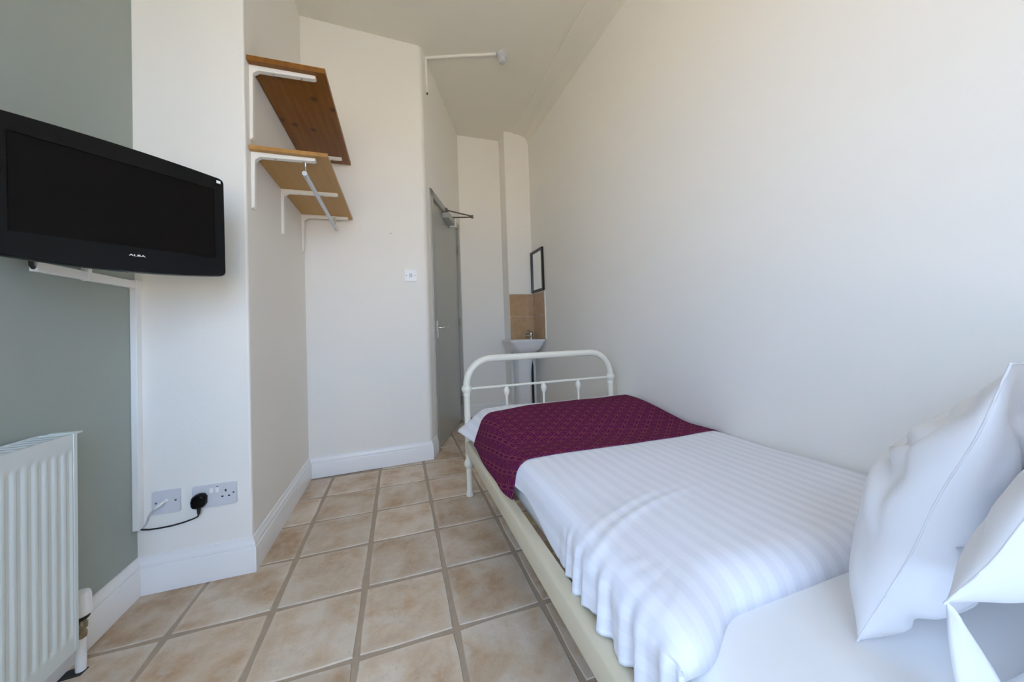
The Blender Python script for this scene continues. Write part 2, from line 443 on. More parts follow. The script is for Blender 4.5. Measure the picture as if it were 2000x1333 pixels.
tube(cb, [el+V((0,0,.008)), dw(.575, .02, 2.078)], .007, 8); lathe(cb, [(.011, -.012), (.011, .018)], el, 10)
obj('closer_arm', cb, 'closer_metal', cl)
cb = BM(); dprism(cb, .55, .60, 2.06, 2.092, .005, .03); obj('arm_shoe', cb, 'closer_metal', cl)

# ------------------------------------------------------------------ single bed
BX0, BX1, BYF, BYH = .807, 1.775, .868, -1.28
bed = thing('single_bed', 'cream metal single bed with curved foot hoop, standing along the right wall', 'bed', ((BX0+BX1)/2, -.1, 0))
def frame_end(y, ztop, zc, name):
    r = .15
    pts = [(BX0, y, zc), (BX0, y, ztop-r)]
    pts += [(x, y, z) for x, z in arc(BX0+r, ztop-r, r, 180, 90, 12)][1:]
    pts += [(x, y, z) for x, z in arc(BX1-r, ztop-r, r, 90, 0, 12)]
    pts += [(BX1, y, zc)]
    bm = BM(); tube(bm, pts, .0205, 16); obj(name, bm, 'ivory_metal', bed, smooth=60)
    for x in (BX0, BX1):
        bm = BM()
        lathe(bm, [(.0215, 0), (.0215, .012), (.0165, .03), (.0165, .135), (.0175, .14), (.0175, .147), (.015, .150), (.0165, .158), (.026, .172), (.028, .184), (.024, .197), (.0165, .215),
                   (.0185, .24), (.0185, .32), (.0185, zc-.045), (.021, zc-.04), (.021, zc-.032), (.0195, zc-.028), (.020, zc-.02), (.0295, zc-.006), (.0305, zc+.004), (.027, zc+.014), (.0205, zc+.022)], (x, y, 0))
        obj('post', bm, 'ivory_metal', bed, smooth=50)
    bm = BM(); tube(bm, [(BX0, y, zc), (BX1, y, zc)], .0075, 10); obj('cross_bar', bm, 'ivory_metal', bed, smooth=60)
    bm = BM(); tube(bm, [(BX0, y, .30), (BX1, y, .30)], .010, 10); obj('lower_bar', bm, 'ivory_metal', bed, smooth=60)
    for k in range(1, 4):
        x = BX0 + (BX1-BX0)*k/4
        bm = BM(); lathe(bm, [(.007, .30), (.007, zc-.068), (.0095, zc-.066), (.0095, zc-.060), (.012, zc-.055), (.019, zc-.036), (.0195, zc-.028), (.016, zc-.017), (.0095, zc-.006), (.0085, zc)], (x, y, 0), 12)
        obj('spindle', bm, 'ivory_metal', bed, smooth=50)
frame_end(BYF, .782, .612, 'foot_hoop')
frame_end(BYH, .98, .80, 'head_hoop')
for x in (BX0, BX1):
    bm = BM(); prism(bm, [(x-.017, .252), (x+.021, .252), (x+.021, .262), (x-.007, .262), (x-.007, .300), (x+.024, .300), (x+.028, .306), (x+.024, .313), (x+.0, .3155), (x-.012, .314), (x-.017, .308)], BYH, BYF, Matrix(((1,0,0,0),(0,0,1,0),(0,1,0,0),(0,0,0,1))))
    obj('side_rail', bm, 'rail_metal_shaded', bed, smooth=50)
for k in range(12):
    y = -1.15 + k*.17
    bm = BM(); box(bm, BX0+.02, BX1-.02, y-.03, y+.03, .262, .272); obj('slat', bm, 'slat_wood', bed)

# mattress under a fitted sheet
MX0, MX1, MY0, MY1, MZ0, MZ1 = .862, 1.80, -1.25, .835, .274, .402
bm = BM()
rings = []
for z, ins in ((MZ0, .02), (MZ0+.008, .006), (MZ0+.03, 0), (MZ1-.045, 0), (MZ1-.02, .005), (MZ1-.006, .018), (MZ1-.001, .035), (MZ1+.002, .06), (MZ1+.003, .2)):
    w_, l_ = MX1-MX0-2*ins, MY1-MY0-2*ins
    rings.append([((MX0+MX1)/2+x, (MY0+MY1)/2+y, z) for x, y in rrect(w_, l_, .06, 5)])
loft(bm, rings)
tag(obj('mattress', bm, 'sheet_white', smooth=60), 'mattress in a smooth plain white fitted sheet on the cream bed frame', 'mattress')

# duvet with satin stripes
def duvet_pt(q, y, lift=0):
    """q: signed distance across the bed from the left top corner (+ over the top to the wall, - down the side)"""
    zt = .452 + .056*sstep(.25, .72, y) + .012*nz(q*2, y*2, 3) + .006*sstep(-.1, -.5, y)
    zt -= .010*math.exp(-((y-.25)/.1)**2)
    R = .055
    hem = sstep(-.56, -.66, y)                                  # rolled hem at the head side
    foot = sstep(.74, .875, y)
    xl = .848 - .012*sstep(-.2, -.6, y)
    flare = sstep(.62, .86, y)
    if q >= 0:
        x = xl + R + q; z = zt
        wl = max(0, (x-1.80)/.075); 
        if wl > 0: z -= .05*wl*wl
        if x > 1.878: x = 1.878
    else:
        a = -q/R; lim = math.pi/2
        if a < lim: x = xl + R - R*math.sin(a); z = zt - R*(1-math.cos(a))
        else:
            d = R*(a-lim); x = xl - d*.10; z = zt - R - d
    side = sstep(.0, -.09, q); deep = sstep(-.02, -.20, q)
    # hanging folds near the head-side corner
    fz = sstep(-.22, -.40, y)
    ph = y*135 + 2.4*nz(y*4, q*1.5, 5) - q*10
    x -= side*fz*(.0018+.0085*deep)*(math.sin(ph)+.6*math.sin(ph*1.63+1.1))
    x -= .010*side*fz
    x += .006*side*nz(y*4, q*6, 9)
    # corner flap at the foot
    x -= flare*deep*.055
    x -= .034*deep*sstep(.02, .22, y)
    z += flare*deep*.03
    # creases running over the top
    xr = max(0, x-.86)
    for yc, am, wd in ((-.375, .0045, .014), (-.415, .0052, .012), (-.345, .002, .012)):
        yy = y - (yc + .42*xr - .35*xr*xr)
        z += am*math.exp(-(yy/wd)**2)*sstep(.62, .05, xr)*(1-.75*deep)
        x -= side*am*.8*math.exp(-(yy/wd)**2)*(1-.6*deep)
    for k in range(5):
        yc = -.48-.035*k; yy = y-(yc+.25*xr*(k-1.5)*.6)
        z += .0022*math.exp(-(yy/.010)**2)*sstep(.16+.03*k, .01, xr)*(1-side)
    z += .003*nz(x*6, y*5, 1)
    # hem roll down on the sheet at the head side
    if q > -R*1.2:
        zh = .404+lift
        e = max(0, (-.560-y)/.080)
        if e > 0: z = zh + (z-zh)*math.sqrt(max(0, 1-min(1, e)**2.2))
    # foot end drops behind the hoop
    e = max(0, (y-.775)/.09)
    if e > 0: z -= .055*min(1, e)**2*(1-deep*.8)
    yo = y - .060*sstep(1.02, .87, x)*sstep(-.3, -.64, y)
    return V((x, yo, z))
def sidelen(y):   # how far the cover hangs down the left side
    a = .165 - .045*sstep(-.25, .05, y)*sstep(.35, .1, y)
    a += .005*math.sin(y*47)*sstep(-.25, -.4, y)
    a += .02*sstep(.5, .8, y)
    return a
def drape(name, ys, off, qmax, mat, side, thick, parent=None, skew=None):
    nx, ns = 60, 30
    bm = BM(); uvl = bm.loops.layers.uv.new('UVMap'); G = []; Q = []
    for y in ys:
        row = []; qr = []
        L = side(y)
        qs = [-L*(1-k/ns) for k in range(ns)] + [qmax*(k/nx) for k in range(nx+1)]
        y0_ = y
        for q in qs:
            y = skew(q, y0_) if skew else y0_
            p = duvet_pt(q, y)
            if off:
                e = .004; du = duvet_pt(q+e, y)-duvet_pt(q-e, y); dv = duvet_pt(q, y+e)-duvet_pt(q, y-e)
                n = du.cross(dv).normalized(); 
                if n.z < 0 and q > 0: n = -n
                p = p + n*off
            row.append(bm.verts.new(p)); qr.append(q)
        G.append(row); Q.append(qr)
    for j in range(len(ys)-1):
        for i in range(len(G[j])-1):
            f = bm.faces.new((G[j][i], G[j][i+1], G[j+1][i+1], G[j+1][i]))
            for lp, (a, b) in zip(f.loops, ((j, i), (j, i+1), (j+1, i+1), (j+1, i))): lp[uvl].uv = (Q[a][b], ys[a])
    me = bpy.data.meshes.new(name); bmesh.ops.recalc_face_normals(bm, faces=bm.faces); bm.to_mesh(me); bm.free()
    o = link(name, me, mat, parent, smooth=180)
    s = o.modifiers.new('solid', 'SOLIDIFY'); s.thickness = thick; s.offset = -1 
    return o
def lin(a, b, n): return [a+(b-a)*k/n for k in range(n+1)]
dv = drape('duvet', lin(-.640, .875, 190), 0, .985, 'satin_stripe', sidelen, .008)
tag(dv, 'white satin-striped duvet spread over the bed and hanging down its open side', 'duvet')
def runner():
    yA, yB = .105, .750
    sk = lambda q, y: y - .085*sstep(.40, -.06, q)*((y-yA)/(yB-yA))**2
    nr = 70; rows = []
    o = drape('bed_runner', lin(yA, yB, nr), .0045, .985, 'plum_jacquard', lambda y: .166+.020*sstep(.2, .6, y), .003, skew=sk)
    return o
rn = runner()
tag(rn, 'plum purple bed runner with gold lattice pattern laid across the white duvet', 'bed runner')

# pillows
def pillow(name, org, ux, uv_, L, Hh, Tn, seed, back=1.0, folds=1.0):
    """org: bottom-left seam corner; ux along the length, uv_ up the pillow; thickness along uv_ x ux."""
    ux, uv_ = V(ux).normalized(), V(uv_).normalized(); un = uv_.cross(ux).normalized()
    n, mm = 80, 64; bm = BM(); S = {}
    for sgn in (1, -1):
        for i in range(n+1):
            for j in range(mm+1):
                a, b = math.sin((-1+2*i/n)*math.pi/2), math.sin((-1+2*j/mm)*math.pi/2)   # finer towards the seams
                rim = i in (0, n) or j in (0, mm)
                if sgn == -1 and rim: S[(sgn, i, j)] = S[(1, i, j)]; continue
                ea, eb = 1-abs(a), 1-abs(b)
                pb = max(0, 1-abs(b)**2.6)**.6 if b < 0 else max(0, 1-b**1.35)**.95
                t = (1-abs(a)**4.5)**.55*pb
                aa = a*(1-.05*(1-b*b)); bb = b*(1-.05*(1-a*a))
                d = Tn/2*t*(back if sgn < 0 else 1)
                k1 = nz(a*1.8+seed, b*1.5, sgn*2.0+seed)
                k3 = abs(nz(a*1.1+b*1.5+seed, b*1.2-a*.8, sgn*5.0+seed)); k4 = abs(nz(a*2.0-b*.9+seed*2, b*1.0+a*.6, sgn*7.0+seed))
                sm = sstep(.0, .25, min(ea, eb)*2)
                d *= 1 + .10*k1
                d -= folds*Tn*t*sm*(.12*math.exp(-(k3/.085)**2) + .10*math.exp(-(k4/.06)**2))
                # soft puckers beside the left seam
                d += folds*.009*t**.5*math.exp(-(ea/.20)**2)*math.sin(b*10+3*k1+seed)*sm
                p = V(org) + ux*(L*(aa+1)/2) + uv_*(Hh*(bb+1)/2)
                if not rim: p += un*(sgn*max(d, .001))
                p += un*(.008*nz(a*1.2, b*1.7, seed+7))
                S[(sgn, i, j)] = bm.verts.new(p)
    for sgn in (1, -1):
        for i in range(n):
            for j in range(mm):
                vs = list(dict.fromkeys([S[(sgn, i, j)], S[(sgn, i+1, j)], S[(sgn, i+1, j+1)], S[(sgn, i, j+1)]]))
                if len(vs) >= 3: bm.faces.new(vs if sgn == 1 else vs[::-1])
    seam = [S[(1, i, mm)].co.copy() for i in range(n, -1, -1)] + [S[(1, 0, j)].co.copy() for j in range(mm-1, -1, -1)] + [S[(1, i, 0)].co.copy() for i in range(1, n+1)] + [S[(1, n, j)].co.copy() for j in range(1, mm)]
    me = bpy.data.meshes.new(name)
    bmesh.ops.recalc_face_normals(bm, faces=bm.faces); bm.to_mesh(me); bm.free()
    o = link(name, me, 'pillow_white', None, smooth=180)
    bm = BM(); tube(bm, seam+[seam[0]], .0014, 6); obj('seam', bm, 'pillow_white', o, smooth=60)
    return o, un
p1, _ = pillow('pillow', (1.150, -.748, .408), (.99, .10, 0), (.0, -.335, .94), .66, .505, .215, 3.3, back=.75)
tag(p1, 'plump white pillow standing nearest the duvet, its side seam showing', 'pillow')
p2, _ = pillow('pillow', (1.050, -.890, .600), (.985, .05, -.16), (.0, -.43, .90), .68, .46, .10, 8.1, back=1.2)
tag(p2, 'white pillow with loose hanging case corner, leaning behind the plumper pillow', 'pillow')
# loose corner of the pillowcase hanging down to the sheet
bm = BM(); G = []
C0 = V((1.052, -.890, .602))
for i in range(17):
    t = i/16; row = []
    l_ = C0 + V((.020*t, .004*math.sin(t*3), -.185*t)); r_ = C0 + V((.012+.070*math.sin(t*1.5), -.008-.016*t, -.020-.165*t))
    for j in range(11):
        q = j/10; p = l_.lerp(r_, q)
        p += V((-.010, -.012, .004))*math.sin(q*math.pi)*(.4+.6*t) + V((.004, -.006, 0))*math.sin(q*7+t*2)*t
        row.append(bm.verts.new(p))
    G.append(row)
for a_, b_ in zip(G, G[1:]):
    for j in range(10): bm.faces.new((a_[j], a_[j+1], b_[j+1], b_[j]))
fl = obj('case_flap', bm, 'pillow_white', p2, smooth=180)
sd = fl.modifiers.new('solid', 'SOLIDIFY'); sd.thickness = .002
p3, _ = pillow('pillow', (1.165, -.880, .452), (.99, -.03, .0), (.0, -.98, .10), .62, .35, .105, 5.7, folds=.5)
tag(p3, 'white pillow lying flat on the sheet beneath the leaning ones', 'pillow')

# ------------------------------------------------------------------ television
TVc = V((-.128, .320)); TD = V((.6766, .7364)).normalized(); TW, TH = .467, .337
tvo = TVc - TD*(TW/2)
tv = thing('television', 'black flat television tilted out from the grey wall above the radiator', 'television', (tvo.x, tvo.y, 1.333))
tm = Matrix(((TD.x, 0, TD.y, 0), (TD.y, 0, -TD.x, 0), (0, 1, 0, 0), (0, 0, 0, 1)))       # local x along the set, y up, z out of the screen
tmat = Matrix.Translation((tvo.x, tvo.y, 1.333)) @ tm @ Matrix.Rotation(math.radians(.7), 4, 'Z') @ Matrix.Rotation(math.radians(.7), 4, 'X')
def tv_outline(w_, h_, bow_t, bow_b, n=16, r=.012):
    P = []
    def yb(x): return -h_/2 - bow_b*(1-(2*x/w_)**2)
    def yt(x): return h_/2 + bow_t*(1-(2*x/w_)**2)
    for k in range(n+1): x = -w_/2+r+(w_-2*r)*k/n; P.append((x, yb(x)))
    P += [(w_/2-r*.3, yb(w_/2)+r*.3), (w_/2, yb(w_/2)+r)]
    P += [(w_/2, yt(w_/2)-r), (w_/2-r*.3, yt(w_/2)-r*.3)]
    for k in range(n, -1, -1): x = -w_/2+r+(w_-2*r)*k/n; P.append((x, yt(x)))
    P += [(-w_/2+r*.3, yt(w_/2)-r*.3), (-w_/2, yt(w_/2)-r)]
    P += [(-w_/2, yb(w_/2)+r), (-w_/2+r*.3, yb(w_/2)+r*.3)]
    return P
SW, SH, SY = .4075, .237, .008
bm = BM(); O = tv_outline(TW, TH, .008, .014)
sx0, sx1, sy0, sy1 = -SW/2, SW/2, SY-SH/2, SY+SH/2
def inner(p): # nearest point on the screen opening for a point on the outline
    return (min(max(p[0], sx0), sx1), min(max(p[1], sy0), sy1))
I = []
for p in O:
    q = inner((p[0]*SW/TW*1.03, SY+(p[1])*2)); I.append(q)
rings = [[(x, y, -.030) for x, y in O], [(x, y, -.004) for x, y in O], [(x*.992, y*.988, 0) for x, y in O], [(x, y, .0) for x, y in I], [(x, y, -.004) for x, y in I]]
rings = [[tmat @ V(p) for p in r] for r in rings]
loft(bm, rings, cap0=True, cap1=False); obj('bezel', bm, 'black_gloss', tv, smooth=30)
bm = BM(); box(bm, sx0-.002, sx1+.002, sy0-.002, sy1+.002, -.006, -.0035, tmat); obj('screen', bm, 'screen_black', tv)
bm = BM(); loft(bm, [[tmat @ V((x*s, y*s, z)) for x, y in rrect(TW*.9, TH*.9, .03)] for s, z in ((1, -.028), (.95, -.05), (.7, -.062))]); obj('back_cover', bm, 'black_matt', tv, smooth=40)
bm = BM(); box(bm, .211, .2225, .150, .1595, .0, .0006, tmat); obj('sticker', bm, 'plastic_white', tv)['label'] = 'small white sticker'
# arm that holds the set off the wall
bm = BM(); p = tmat @ V((-.06, 0, -.058)); tube(bm, [p, (-.445, .27, p.z), (XG+.012, .30, p.z)], .014, 10); box(bm, XG+.001, XG+.012, .25, .35, p.z-.05, p.z+.05)
obj('wall_arm', bm, 'black_matt', tv)
fc = bpy.data.curves.new('lettering', 'FONT'); fc.body = 'ALBA'; fc.size = .0115; fc.extrude = .0003; fc.align_x = 'CENTER'; fc.space_character = 1.1; fc.offset = .0003
tmp = bpy.data.objects.new('tmp', fc); COL.objects.link(tmp)
bpy.context.view_layer.update()
me = bpy.data.meshes.new_from_object(tmp.evaluated_get(bpy.context.evaluated_depsgraph_get())); bpy.data.objects.remove(tmp); bpy.data.curves.remove(fc)
me.transform(tmat @ Matrix.Translation((.012, -.1365, .0006)) @ Matrix.Diagonal((1.15, .62, 1, 1))); me.name = 'lettering'; me.materials.clear()
fo = link('lettering', me, 'light_print', tv); fo['label'] = 'white printed lettering on the lower bezel'

# cable trunking under the television and down the corner
tr = thing('cable_trunking', 'white plastic cable trunking under the television and down the corner', 'trunking', (XG, .5, .7))
bm = BM(); box(bm, XG, XG+.018, .172, .552, 1.150, 1.178); obj('horizontal_run', bm, 'plastic_white', tr, bevel=.002)
bm = BM(); box(bm, XG, XG+.020, .542, Y1, .246, 1.150); obj('vertical_run', bm, 'plastic_white', tr, bevel=.002)
bm = BM(); box(bm, XG, XG+.0225, .540, Y1, 1.146, 1.182); obj('corner_cover', bm, 'plastic_white', tr, bevel=.002)
bm = BM(); box(bm, XG, XG+.0205, .334, .346, 1.148, 1.192); obj('clip', bm, 'plastic_white', tr, bevel=.001)
bm = BM(); tube(bm, [(XG+.009, .172, 1.160), (XG+.014, .160, 1.165), (XG+.017, .155, 1.18), (XG+.02, .165, 1.195), (XG+.03, .18, 1.22)], .005, 8); obj('cable_end', bm, 'black_matt', tr, smooth=60)

# ------------------------------------------------------------------ radiator
rad = thing('radiator', 'white ribbed panel radiator fixed to the grey wall below the television', 'radiator', (-.46, -.3, .1))
RY0, RY1, RZ0, RZ1, RX = -.88, .172, .112, .700, -.420
bm = BM(); pitch = .0255; ny = int((RY1-RY0)/pitch*10); zs = [RZ0, RZ0+.02, .145, .150, .156, .163, .172, .3, .45, .6, .638, .647, .654, .660, .666, RZ1-.012, RZ1]
G = []
for k in range(ny+1):
    y = RY0+(RY1-RY0)*k/ny; row = []
    ph = ((RY1-.012-y)/pitch) % 1
    f = 1-sstep(.08, .42, ph)*sstep(.92, .58, ph)
    if y > RY1-.012 or y < RY0+.012: f = 0
    for z in zs:
        g = sstep(.149, .166, z)*sstep(.662, .645, z)
        row.append(bm.verts.new((RX-.0034*g*(1-f), y, z)))
    G.append(row)
for a, b in zip(G, G[1:]):
    for k in range(len(zs)-1): bm.faces.new((a[k], b[k], b[k+1], a[k+1]))
obj('front_panel', bm, 'radiator_white', rad, smooth=60)
bm = BM(); box(bm, RX-.012, RX-.003, RY0, RY1, RZ0, RZ1); obj('panel_back', bm, 'radiator_white', rad, bevel=.002)
bm = BM(); box(bm, XG+.022, XG+.030, RY0, RY1-.004, RZ0, RZ1-.006); obj('rear_panel', bm, 'radiator_white', rad, bevel=.002)
bm = BM()
box(bm, RX-.078, RX-.074, RY0, RY1-.004, RZ1-.012, RZ1+.002)
for k in range(40):
    y = RY0+.02+k*.027; box(bm, RX-.075, RX-.012, y, y+.016, RZ1-.006, RZ1-.001)
obj('top_grille', bm, 'radiator_white', rad)
bm = BM(); box(bm, RX-.080, RX-.002, RY1-.003, RY1, RZ0+.01, RZ1+.001); box(bm, RX-.006, RX+.001, RY1-.012, RY1, RZ0, RZ1+.001); obj('side_cover', bm, 'radiator_white', rad, bevel=.001)
for y in (-.75, 0.0):
    bm = BM(); box(bm, XG, XG+.024, y-.02, y+.02, .2, .6); obj('wall_bracket', bm, 'radiator_white', rad)
vx, vy = -.462, .243
bm = BM(); tube(bm, [(vx, vy, .0), (vx, vy, .098)], .0115, 12); obj('pipe', bm, 'plastic_white', rad, smooth=60)
bm = BM(); lathe(bm, [(.010, .092), (.013, .094), (.013, .108), (.0105, .11), (.0105, .118), (.0145, .120), (.0145, .134), (.012, .137), (.012, .148)], (vx, vy, 0), 8)
tube(bm, [(vx, vy, .127), (vx, RY1-.02, .127)], .010, 10); vb = obj('valve_body', bm, 'brass_dull', rad, smooth=40)
bm = BM(); lathe(bm, [(.016, .146), (.0185, .149), (.0185, .160), (.015, .161)], (vx, vy, 0)); obj('valve_collar', bm, 'black_matt', rad, smooth=40)
bm = BM(); n = 40
rr = []
for r, z in ((.020, .158), (.0235, .161), (.0235, .178), (.0225, .182), (.0215, .212), (.019, .222), (.012, .226)):
    rr.append([(vx+(r-(.0016 if (k % 5 == 0 and .180 < z < .215) else 0))*math.cos(2*math.pi*k/n), vy+(r-(.0016 if (k % 5 == 0 and .180 < z < .215) else 0))*math.sin(2*math.pi*k/n), z) for k in range(n)])
loft(bm, rr); obj('valve_head', bm, 'plastic_white', rad, smooth=40)

bm = BM(); prism(bm, [(vx-.06, vy-.030), (vx-.02, vy-.024), (vx+.012, vy-.022), (vx+.015, vy+.004), (vx-.01, vy+.016), (vx-.05, vy+.004)], -.002, .0012)
obj('hole', bm, 'black_matt', floor)['label'] = 'dark broken gap in the tiles beside the pipe'
bm = BM(); lathe(bm, [(.004, 0), (.003, .001)], (.405, 1.5336, 1.686), 10, (0, -1, 0)); obj('screw_hole', bm, 'hinge_metal', bpy.data.objects['wall_alcove'])

# ------------------------------------------------------------------ sockets, plug, leads, switch
def faceplate(bm, x0, x1, z0, z1, y, t=.009):
    w_, h_ = x1-x0, z1-z0; cx, cz = (x0+x1)/2, (z0+z1)/2
    loft(bm, [[(cx+x*s, yy, cz+z*s) for x, z in rrect(w_, h_, .005, 3)] for s, yy in ((1, y), (1, y-t*.6), (.985, y-t))])
def pin(bm, x, z, w_, h_, y): box(bm, x-w_/2, x+w_/2, y-.0006, y+.0005, z-h_/2, z+h_/2)
def screw(parent, x, z, y):
    bm = BM(); lathe(bm, [(.0036, 0), (.0036, .0006), (.002, .001)], (x, y, z), 10, (0, -1, 0)); obj('screw', bm, 'switch_dark', parent)
so1 = thing('wall_socket', 'white double wall socket low on the white wall, right-hand outlet empty', 'socket', (-.272, Y1, .328))
bm = BM(); faceplate(bm, -.345, -.199, .286, .372, Y1); obj('faceplate', bm, 'socket_white', so1, smooth=40)
yp = Y1-.009
for x in (-.281, -.262):
    bm = BM(); box(bm, x-.006, x+.006, yp-.003, yp, .339, .359); s_ = obj('rocker_switch', bm, 'plastic_white', so1, bevel=.001)
bm = BM(); pin(bm, -.262, .3625, .006, .003, yp); obj('switch_marker', bm, 'red_dot', so1)['label'] = 'red switch marker'
for x in (-.235,):
    bm = BM(); pin(bm, x, .343, .005, .009, yp); pin(bm, x-.011, .321, .0075, .005, yp); pin(bm, x+.011, .321, .0075, .005, yp); obj('pin_holes', bm, 'black_matt', so1)
screw(so1, -.209, .331, yp)
so2 = thing('aerial_outlet', 'square white aerial outlet plate beside the corner trunking, with white plug', 'outlet', (-.4245, Y1, .33))
bm = BM(); faceplate(bm, -.468, -.381, .288, .374, Y1); obj('faceplate', bm, 'socket_white', so2, smooth=40)
screw(so2, -.4545, .331, yp); screw(so2, -.3945, .334, yp)
bm = BM(); lathe(bm, [(.007, 0), (.006, .004), (.004, .006)], (-.424, yp, .336), 12, (0, -1, 0)); obj('coaxial_port', bm, 'plastic_white', so2)
ld = thing('aerial_lead', 'thin white aerial lead running from the outlet plate into trunking', 'cable', (-.43, Y1-.02, .3))
bm = BM(); tube(bm, [(-.424, yp-.007, .337), (-.427, yp-.015, .335), (-.432, yp-.019, .331), (-.442, yp-.021, .3235), (-.449, yp-.020, .318)], [.0045, .0052, .0058, .0055, .004], 10); obj('connector', bm, 'bracket_white', ld, smooth=60)
bm = BM(); tube(bm, [(-.449, yp-.020, .318), (-.462, yp-.014, .305), (-.474, yp-.008, .285), (-.484, Y1-.006, .262), (-.492, Y1-.005, .250), (-.500, Y1-.006, .244), (-.506, Y1-.012, .249)], .0026, 8); obj('cable', bm, 'plastic_grey', ld, smooth=60)
pg = thing('power_plug', 'black power plug in the left outlet of the double socket', 'plug', (-.318, yp-.02, .32))
bm = BM(); out = [(-.022, -.018), (-.017, -.026), (-.006, -.029), (.006, -.029), (.017, -.026), (.024, -.015), (.025, .012), (.018, .024), (.006, .027), (-.008, .025), (-.02, .017), (-.024, .0)]
loft(bm, [[(-.318+x*s, yy, .321+z*s) for x, z in out] for s, yy in ((1, yp), (1, yp-.012), (.93, yp-.022), (.75, yp-.027))]); obj('plug_body', bm, 'black_gloss', pg, bevel=.002, smooth=50)
bm = BM(); tube(bm, [(-.318, yp-.011, .296), (-.318, yp-.011, .282), (-.3185, yp-.011, .270)], [.0075, .006, .0045], 10); obj('strain_relief', bm, 'black_matt', pg, smooth=60)
bm = BM(); tube(bm, [(-.3185, yp-.011, .272), (-.320, yp-.010, .264), (-.327, yp-.006, .257), (-.345, Y1-.006, .2485), (-.375, Y1-.005, .241), (-.41, Y1-.005, .236), (-.45, Y1-.005, .2345), (-.478, Y1-.005, .2355), (-.496, Y1-.006, .2395), (-.504, Y1-.012, .247)], .0028, 8); obj('flex', bm, 'black_matt', pg, smooth=60)
def yw3(x): return W3A.y + (x-W3A.x)*(W3B.y-W3A.y)/(W3B.x-W3A.x)
sw = thing('light_switch', 'white square light switch on the wall left of the grey door', 'switch', (.537, yw3(.537), 1.378))
ys = yw3(.537)-.0005
bm = BM(); faceplate(bm, .494, .580, 1.334, 1.420, ys+.002, .011); obj('faceplate', bm, 'plastic_white', sw, smooth=40)
bm = BM(); box(bm, .531, .543, ys-.014, ys-.007, 1.365, 1.390); obj('rocker_switch', bm, 'plastic_grey', sw, bevel=.001)
bm = BM(); box(bm, .5285, .5305, ys-.0094, ys-.0085, 1.362, 1.393); box(bm, .5435, .5455, ys-.0094, ys-.0085, 1.362, 1.393); obj('rocker_slot', bm, 'switch_dark', sw)
for x in (.507, .567): screw(sw, x, 1.377, ys-.009)

# ------------------------------------------------------------------ shelves, brackets and rail in the recess
def bracket(parent, y, z, reach, drop, wd=.027, name='bracket'):
    bm = BM(); t = .004
    prism(bm, [(X2, z), (X2+reach, z), (X2+reach, z-.012), (X2+reach-.01, z-.016), (X2+.035, z-.021), (X2+.016, z-.035), (X2+.012, z-drop+.01), (X2+.006, z-drop), (X2, z-drop)], y-wd/2, y+wd/2, Matrix(((1,0,0,0),(0,0,1,0),(0,1,0,0),(0,0,0,1))))
    b = obj(name, bm, 'bracket_white', parent, bevel=.003)
    for dx, dz in ((.09, None), (.2, None), (None, .10), (None, drop-.03)):
        bm = BM()
        if dx: lathe(bm, [(.004, 0), (.003, .002)], (X2+dx, y, z-.0185), 8, (0, 0, -1))
        else: lathe(bm, [(.004, 0), (.003, .002)], (X2+.010, y, z-dz), 8, (1, 0, 0))
        obj('screw', bm, 'hinge_metal', b)
    return b
us = thing('shelf', 'upper dark pine shelf on white brackets in the wall recess', 'shelf', (0, 1.03, 2.15))
SX1 = .152
bm = BM(); box(bm, X2+.002, SX1, .590, 1.49, 2.138, 2.162); obj('board', bm, 'pine_dark', us, bevel=.002)
for y in (.628, 1.395): bracket(us, y, 2.138, .258, .33)
ls = thing('shelf', 'lower tan shelf with three white brackets in the wall recess', 'shelf', (0, 1.03, 1.77))
bm = BM(); box(bm, X2+.002, SX1, .597, 1.505, 1.758, 1.762+.012); o = obj('board', bm, 'board_tan', ls)
bm = BM(); box(bm, X2+.002, SX1, .5965, .5985, 1.7575, 1.7745); box(bm, SX1-.001, SX1+.001, .597, 1.505, 1.7575, 1.7745); obj('edge_band', bm, 'board_edge', ls)
for y in (.632, 1.035, 1.455): bracket(ls, y, 1.758, .25 if y < 1 else .28, .25)
rl = thing('clothes_rail', 'grey metal clothes rail hanging from a hook under the lower shelf', 'rail', (.055, 1.0, 1.68))
bm = BM(); tube(bm, [(.055, .618, 1.683), (.055, 1.462, 1.672)], .0105, 14); obj('tube', bm, 'tube_grey', rl, smooth=40)
def hook(y, z0, z1, r):
    bm = BM()
    tube(bm, [(.055, y, z0), (.055, y, z0-.018)], [.006, .0045], 10)
    ring = [(.055+.001, y+ r*math.sin(a), z1 - r*math.cos(a)+.0) for a in [math.radians(k) for k in range(-160, 181, 20)]]
    tube(bm, ring, .0032, 8); tube(bm, [(.055, y, z0-.015), (.055, y, z1+r)], .0032, 8)
    obj('hook', bm, 'chrome', rl, smooth=60)
hook(.640, 1.741, 1.6826, .0145); hook(1.43, 1.741, 1.6724, .0145)

